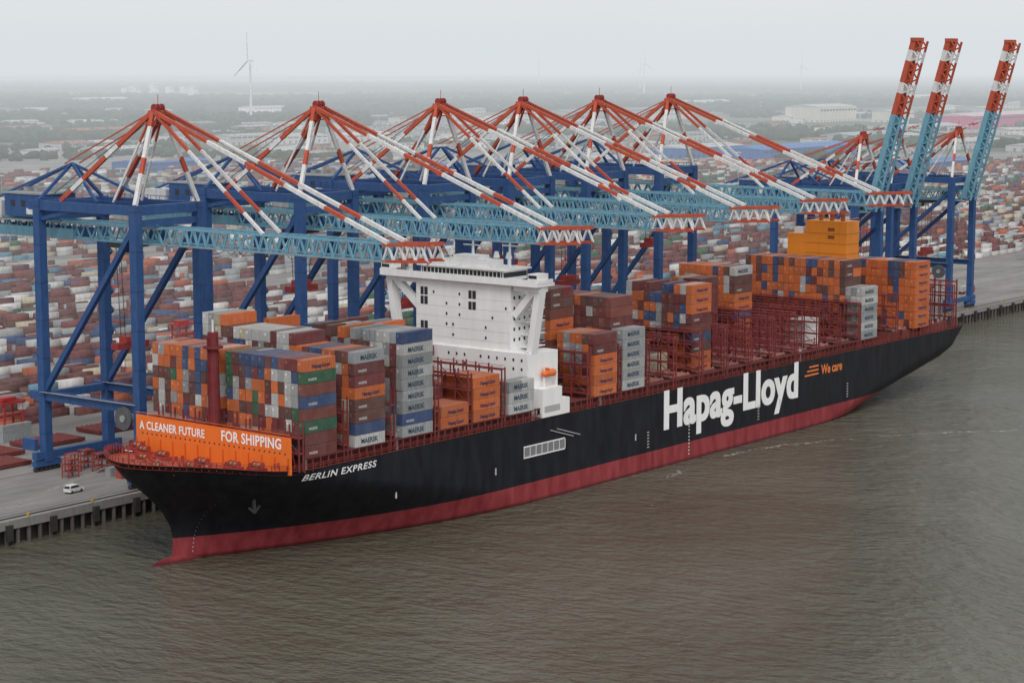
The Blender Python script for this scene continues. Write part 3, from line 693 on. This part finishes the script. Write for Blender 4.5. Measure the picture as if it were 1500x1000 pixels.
for (x,y,L_,cc,n) in [(44,76,12.2,GREY,1),(48,80,12.2,RUST,1),(44,71,6,(.4,.04,.03),1),(60,150,12.2,GREY,2),(30,150,12.2,DRED,2),(18,150,12.2,LGREY,1),(-10,140,12.2,ORG,1),(8,128,6,CYN,1),(96,118,12.2,WHT,1),(120,120,12.2,RUST,1),(62,108,6,RUST,1),(70,108,6,BLU,1),(80,106,12.2,DRED,1)]:
    for t in range(n):
        ap.box(x,x+L_,y,y+2.5,QZ+2.9*t+.02,QZ+2.9*t+2.85,vary(cc))
        for i in range(int(L_/.6)): ap.box(x+.2+i*.6,x+.45+i*.6,y-.05,y,QZ+2.9*t+.2,QZ+2.9*t+2.7,vary(tuple(v*.85 for v in cc),.02))
ap.obj('shipping_containers',M_CONT)
gc=MB()
for x,y in ((46,84),(52,84),(58,84),(34,84),(40,90),(47,92)):
    for a in (0,4):
        for bq in (0,3): gc.beam((x+a,y+bq,QZ),(x+a,y+bq,QZ+6),.3,.3,(.4,.04,.03))
    for z in(2,4,6):
        gc.beam((x,y,QZ+z),(x+4,y,QZ+z),.25,.25,(.4,.04,.03));gc.beam((x,y+3,QZ+z),(x+4,y+3,QZ+z),.25,.25,(.4,.04,.03));gc.box(x,x+4,y,y+3,QZ+z-.1,QZ+z-.02,(.3,.05,.04))
gc.obj('lashing_cages',M_PAINT)
rl=MB()
for off in(6,50):
    for a in np.arange(-300,1400,50.): rl.quadbox([(a,qy(a)+off-.2,QZ+.004),(a+50,qy(a+50)+off-.2,QZ+.004),(a+50,qy(a+50)+off+.2,QZ+.004),(a,qy(a)+off+.2,QZ+.004),(a,qy(a)+off-.2,QZ+.03),(a+50,qy(a+50)+off-.2,QZ+.03),(a+50,qy(a+50)+off+.2,QZ+.03),(a,qy(a)+off+.2,QZ+.03)],(.04,.035,.03))
for off in(14,20,26,32,38,60,66,100):
    for a in np.arange(-300,1400,50.): rl.raw([(a,qy(a)+off,QZ+.01),(a+50,qy(a+50)+off,QZ+.01),(a+50,qy(a+50)+off+.25,QZ+.01),(a,qy(a)+off+.25,QZ+.01)],[(0,1,2,3)],(.42,.4,.34))
rl.obj('crane_rails',M_PAINT)
ml=MB()
for A,B in (((-9,12,27),(-120,48.5,8)),((-6,14,27),(-95,49,8)),((5,22,27),(60,52,8)),((413,20,25),(520,61,8)),((413,10,25),(560,62,8))): ml.sag(A,B,4,.14,(.35,.33,.28),10)
ml.obj('mooring_lines',M_PAINT)
lm=MB(); lm.cyl((0,0,0),(0,0,38),.5,GREY,8,.25); lm.cyl((0,0,37),(0,0,38.4),1.8,(.4,.4,.4),10); 
for a in range(6): lm.box(2*math.cos(a)-.4,2*math.cos(a)+.4,2*math.sin(a)-.4,2*math.sin(a)+.4,37,37.8,WHT)
lmm=lm.mesh('light_mast_mesh',M_PAINT)
for x in np.arange(120,2000,190):
    for y in(270,480,700,950):
        u,D=uD(x,y)
        if abs(u)<.3: link('light_mast',lmm,None,(x,y+SL*x,QZ))
# ------------------------------------------------------------------ HINTERLAND
def at(D,u): return (CX+D*(ca+u*sa),CY+D*(sa-u*ca))
def warehouse(D,u,L,Wd,h,wall,roof,name='warehouse',rot=0.02,gable=True):
    x,y=at(D,u); g=MB()
    g.box(-L/2,L/2,-Wd/2,Wd/2,0,h,wall)
    r=h+(Wd*.06 if gable else .8)
    g.raw([(-L/2-.6,-Wd/2-.6,h+.02),(L/2+.6,-Wd/2-.6,h+.02),(L/2+.6,0,r),(-L/2-.6,0,r),(L/2+.6,Wd/2+.6,h+.02),(-L/2-.6,Wd/2+.6,h+.02)],[(0,1,2,3),(3,2,4,5),(0,3,5),(1,4,2)],roof)
    n=max(2,int(L/14))
    for i in range(n):
        xx=-L/2+(i+.5)*L/n
        g.box(xx-2.2,xx+2.2,-Wd/2-.12,-Wd/2,0,min(5,h*.6),tuple(v*.45 for v in wall))
        g.box(xx-L/n*.4,xx+L/n*.4,-Wd/2-.1,-Wd/2,h*.72,h*.84,(.06,.07,.08))
        g.box(xx-1.5,xx+1.5,-Wd*.3,-Wd*.12,h+.3,h+2.2,tuple(v*.8 for v in roof))
    for j in range(max(1,int(Wd/14))):
        yy=-Wd/2+(j+.5)*14
        g.box(-L/2-.12,-L/2,yy-2,yy+2,0,min(5,h*.6),tuple(v*.45 for v in wall))
    link(name,g.mesh(name+'_mesh',M_BLDG),None,(x,y,QZ),rot)
RF=(.45,.46,.47)
spec=[(3750,-.2,150,50,12,(.3,.12,.07),(.32,.13,.08)),(3900,-.235,110,40,12,(.45,.43,.4),(.3,.15,.1)),(4400,-.14,90,50,10,WHT,RF),(3400,-.11,140,60,12,(.6,.6,.6),RF),
(3500,-.075,120,60,11,(.55,.56,.56),(.55,.56,.57)),(3600,-.15,150,60,10,(.4,.4,.4),(.3,.3,.3)),(5600,-.12,140,60,14,WHT,RF),(3000,-.19,120,40,9,(.5,.5,.5),RF),
(2850,.135,260,70,16,(.05,.15,.4),(.08,.2,.45)),(2900,.09,160,60,14,(.05,.15,.4),(.45,.47,.5)),(4700,.15,170,90,34,(.62,.58,.5),RF),(4650,.185,90,60,24,(.6,.56,.5),RF),
(4300,.235,420,90,26,(.5,.05,.17),(.55,.42,.45)),(3900,.2,200,60,14,(.55,.55,.55),RF),(3500,.17,180,60,12,(.45,.46,.47),(.38,.4,.42)),(3200,.22,160,60,12,(.5,.5,.5),RF),
(5200,.05,500,60,16,(.3,.3,.3),(.2,.22,.24)),(4300,.03,180,50,12,(.6,.6,.6),RF),(3300,.0,140,50,10,(.35,.36,.4),(.4,.42,.45)),(2500,-.17,120,50,12,(.05,.12,.35),(.07,.15,.4)),(2450,-.02,130,50,12,(.06,.13,.35),(.1,.2,.4)),
(2600,.05,140,50,12,(.5,.5,.5),RF),(2500,.2,170,60,12,(.06,.14,.36),(.1,.2,.42)),(6200,.09,300,80,18,WHT,RF),(6600,-.2,200,80,20,(.5,.5,.5),RF),(7200,.2,300,80,20,WHT,RF)]
for s_ in spec: warehouse(*s_)
for i in range(110):
    D=random.uniform(2750,6500);u=random.uniform(-.27,.27); L_=random.uniform(30,130)
    c0=random.choice([(.5,.5,.5),(.6,.59,.56),(.35,.2,.15),(.4,.42,.45),WHT])
    warehouse(D,u,L_,random.uniform(20,50),random.uniform(8,16),c0,random.choice([RF,(.3,.3,.3),(.35,.16,.12),(.5,.5,.5)]),'warehouse' if L_>70 else 'office_building',random.uniform(-.5,.5))
for i in range(8):
    D=random.uniform(8500,10000);u=-.173+random.uniform(-.015,.02)
    warehouse(D,u,35,25,random.uniform(30,45),(.6,.6,.6),RF,'apartment_block',.3,False)
Bc=[];Cc=[]
for (D0,D1,u0,u1) in ((3650,4900,-.09,.06),(3100,3700,.02,.12),(4000,4500,.08,.14),(3000,3300,.15,.2),(3200,3550,-.07,-.01)):
    for D in np.arange(D0,D1,9):
        if int(D/9)%9==0: continue
        us=np.arange(u0,u1,3.2/D)
        for u in us:
            if rng.random()<.18 or mnoise.noise(Vector((u*40,D*.004,0)))<-.15: continue
            x,y=at(D,u); g=rng.choice([.75,.75,.6,.3,.08,.05]); 
            Bc.append((x-2.3,x+2.3,y-.9,y+.9,QZ+.2,QZ+1.0));Cc.append((g,g,g)); Bc.append((x-1.4,x+1.2,y-.8,y+.8,QZ+1.0,QZ+1.6));Cc.append((g*.6,g*.6,g*.6))
link('parked_cars',np_boxes('parked_cars',np.array(Bc),np.array(Cc),M_PAINT))
t=(1+5**.5)/2
ico=np.array([(-1,t,0),(1,t,0),(-1,-t,0),(1,-t,0),(0,-1,t),(0,1,t),(0,-1,-t),(0,1,-t),(t,0,-1),(t,0,1),(-t,0,-1),(-t,0,1)])/1.9
icf=np.array([(0,11,5),(0,5,1),(0,1,7),(0,7,10),(0,10,11),(1,5,9),(5,11,4),(11,10,2),(10,7,6),(7,1,8),(3,9,4),(3,4,2),(3,2,6),(3,6,8),(3,8,9),(4,9,5),(2,4,11),(6,2,10),(8,6,7),(9,8,1)])
P=[]
def addtrees(n,D0,D1,u0,u1,size,thr=-.1,fs=.0012):
    c=0;tries=0
    while c<n and tries<n*8:
        tries+=1
        D=D0+(D1-D0)*random.random()**1.3;u=random.uniform(u0,u1);x,y=at(D,u)
        if mnoise.noise(Vector((x*fs,y*fs,3.3)))<thr: continue
        P.append((x,y,size*random.uniform(.6,1.3),D));c+=1
addtrees(4200,4300,6200,-.3,-.07,11,-.2)
addtrees(1400,3200,4300,-.3,-.12,8,.0,.003)
addtrees(9500,5600,10500,-.33,.33,15,-.12,.0007)
addtrees(7500,9500,20000,-.33,.33,30,-.2,.0004)
addtrees(1500,3200,5800,-.1,.3,8,.12,.002)
addtrees(450,2700,3300,-.3,.3,7,.15,.004)
P=np.array(P); n=len(P)
V=ico[None]*(1+rng.uniform(-.3,.3,(n,12,1)))
far=np.clip(P[:,3]/9000,1,3)
V=V*np.stack([P[:,2]*far*rng.uniform(.8,1.4,n),P[:,2]*far*rng.uniform(.8,1.4,n),np.minimum(P[:,2],14)*rng.uniform(.7,1.15,n)],1)[:,None,:]
V[:,:,0]+=P[:,0,None];V[:,:,1]+=P[:,1,None];V[:,:,2]+=QZ+np.minimum(P[:,2],14)[:,None]*.6
F=(np.arange(n)[:,None,None]*12+icf[None]).reshape(-1,3)
g=np.array([(.032,.055,.022),(.042,.07,.028),(.026,.045,.02),(.05,.075,.032)])[rng.integers(0,4,n)]
Cf=np.repeat(g,20,axis=0)*(1+rng.uniform(-.35,.35,(n*20,1)))
link('forest',np_mesh('forest',V.reshape(-1,3),F,Cf,M_LEAF))
wt=MB(); wt.cyl((0,0,0),(0,0,100),2.6,(.7,.71,.72),14,1.4); wt.beam((0,-4,101),(0,6,101),3.4,3.6,(.7,.71,.72)); wt.cyl((0,-6,101),(0,-4,101),1.3,(.7,.7,.7),10,1.8)
for a in(92,212,332):
    d=Vector((math.cos(R(a)),0,math.sin(R(a)))); o=Vector((0,-5,101)); wt.beam(o,o+d*12,2.4,1.0,(.72,.73,.74)); wt.beam(o+d*12,o+d*30,2.8,.7,(.72,.73,.74)); wt.beam(o+d*30,o+d*46,1.6,.5,(.72,.73,.74))
wtm=wt.mesh('wind_turbine_mesh',M_BLDG)
for D,u,s_,r in((4550,-.1267,1.35,-1.75),(9000,.064,1.3,-.3),(9300,.062,1.1,-.6),(9000,.14,1.2,-.4),(11000,.013,1.4,-.9)):
    x,y=at(D,u); o=link('wind_turbine',wtm,None,(x,y,QZ),r); o.scale=(s_,)*3

# ------------------------------------------------------------------ HAZE over the land
m,nt,out=newmat('emissive_haze')
SG=1.6e-4
ab=N(nt,'ShaderNodeVolumeAbsorption');ab.inputs['Color'].default_value=(0,0,0,1);ab.inputs['Density'].default_value=SG
em=N(nt,'ShaderNodeEmission');em.inputs['Color'].default_value=(.70,.745,.775,1);em.inputs['Strength'].default_value=SG  # haze brightness is emitted by the volume, standing in for scattered daylight
ads=N(nt,'ShaderNodeAddShader');nt.links.new(ab.outputs[0],ads.inputs[0]);nt.links.new(em.outputs[0],ads.inputs[1]);nt.links.new(ads.outputs[0],out.inputs['Volume'])
hz=MB(); hz.box(-4000,75000,165,75000,-8,380,(1,1,1)); o=hz.obj('haze',m)
# ------------------------------------------------------------------ LIGHT (overcast: Nishita sky behind an even cloud veil)
EL,AZ=50,225
w=bpy.data.worlds.new("World"); scene.world=w; w.use_nodes=True; nt=w.node_tree; nt.nodes.clear()
wo=nt.nodes.new('ShaderNodeOutputWorld');bg=nt.nodes.new('ShaderNodeBackground');bg.inputs['Strength'].default_value=.15
sky=nt.nodes.new('ShaderNodeTexSky');sky.sky_type='NISHITA';sky.sun_disc=False;sky.sun_elevation=R(EL);sky.sun_rotation=R(90-AZ);sky.dust_density=4;sky.air_density=1.2
hs=nt.nodes.new('ShaderNodeHueSaturation');hs.inputs['Saturation'].default_value=.12;hs.inputs['Value'].default_value=1.05
nt.links.new(sky.outputs[0],hs.inputs['Color'])
tc=nt.nodes.new('ShaderNodeTexCoord');sx=nt.nodes.new('ShaderNodeSeparateXYZ');nt.links.new(tc.outputs['Generated'],sx.inputs[0])
cr_=nt.nodes.new('ShaderNodeMapRange');cr_.inputs['From Min'].default_value=0.04;cr_.inputs['From Max'].default_value=.7;cr_.inputs['To Min'].default_value=.95;cr_.inputs['To Max'].default_value=.25
nt.links.new(sx.outputs['Z'],cr_.inputs['Value'])
mpw=nt.nodes.new('ShaderNodeMapping');mpw.inputs['Scale'].default_value=(2,2,14);nt.links.new(tc.outputs['Generated'],mpw.inputs[0])
nw=nt.nodes.new('ShaderNodeTexNoise');nw.inputs['Scale'].default_value=2.2;nw.inputs['Detail'].default_value=4;nt.links.new(mpw.outputs[0],nw.inputs['Vector'])
rc=nt.nodes.new('ShaderNodeValToRGB');e=rc.color_ramp.elements;e[0].position=.3;e[0].color=(5.5/6,5.53/6,5.6/6,1);e[1].position=.7;e[1].color=(1,1,1,1);nt.links.new(nw.outputs['Fac'],rc.inputs[0])
vs=nt.nodes.new('ShaderNodeVectorMath');vs.operation='SCALE';vs.inputs['Scale'].default_value=5.9;nt.links.new(rc.outputs[0],vs.inputs[0])
mxs=nt.nodes.new('ShaderNodeMixRGB');nt.links.new(cr_.outputs[0],mxs.inputs[0]);nt.links.new(hs.outputs[0],mxs.inputs[1]);nt.links.new(vs.outputs[0],mxs.inputs[2])
nt.links.new(mxs.outputs[0],bg.inputs['Color']);nt.links.new(bg.outputs[0],wo.inputs[0])
sl=bpy.data.lights.new('sun','SUN');sl.energy=.75;sl.angle=R(22);sl.color=(1,.97,.93)
so=bpy.data.objects.new('sun',sl);scene.collection.objects.link(so)
d=Vector((math.cos(R(AZ))*math.cos(R(EL)),math.sin(R(AZ))*math.cos(R(EL)),math.sin(R(EL))))
so.rotation_euler=d.to_track_quat('Z','Y').to_euler()
scene.view_settings.view_transform='Standard';scene.view_settings.look='None';scene.view_settings.exposure=0
cam=bpy.data.cameras.new('camera');cam.lens=72;cam.sensor_width=36;cam.clip_start=1;cam.clip_end=200000
co=bpy.data.objects.new('camera',cam);scene.collection.objects.link(co);co.location=(CX,CY,135)
co.rotation_euler=(R(90)-math.atan(405/3000),0,math.atan2(sa,ca)-R(90));scene.camera=co
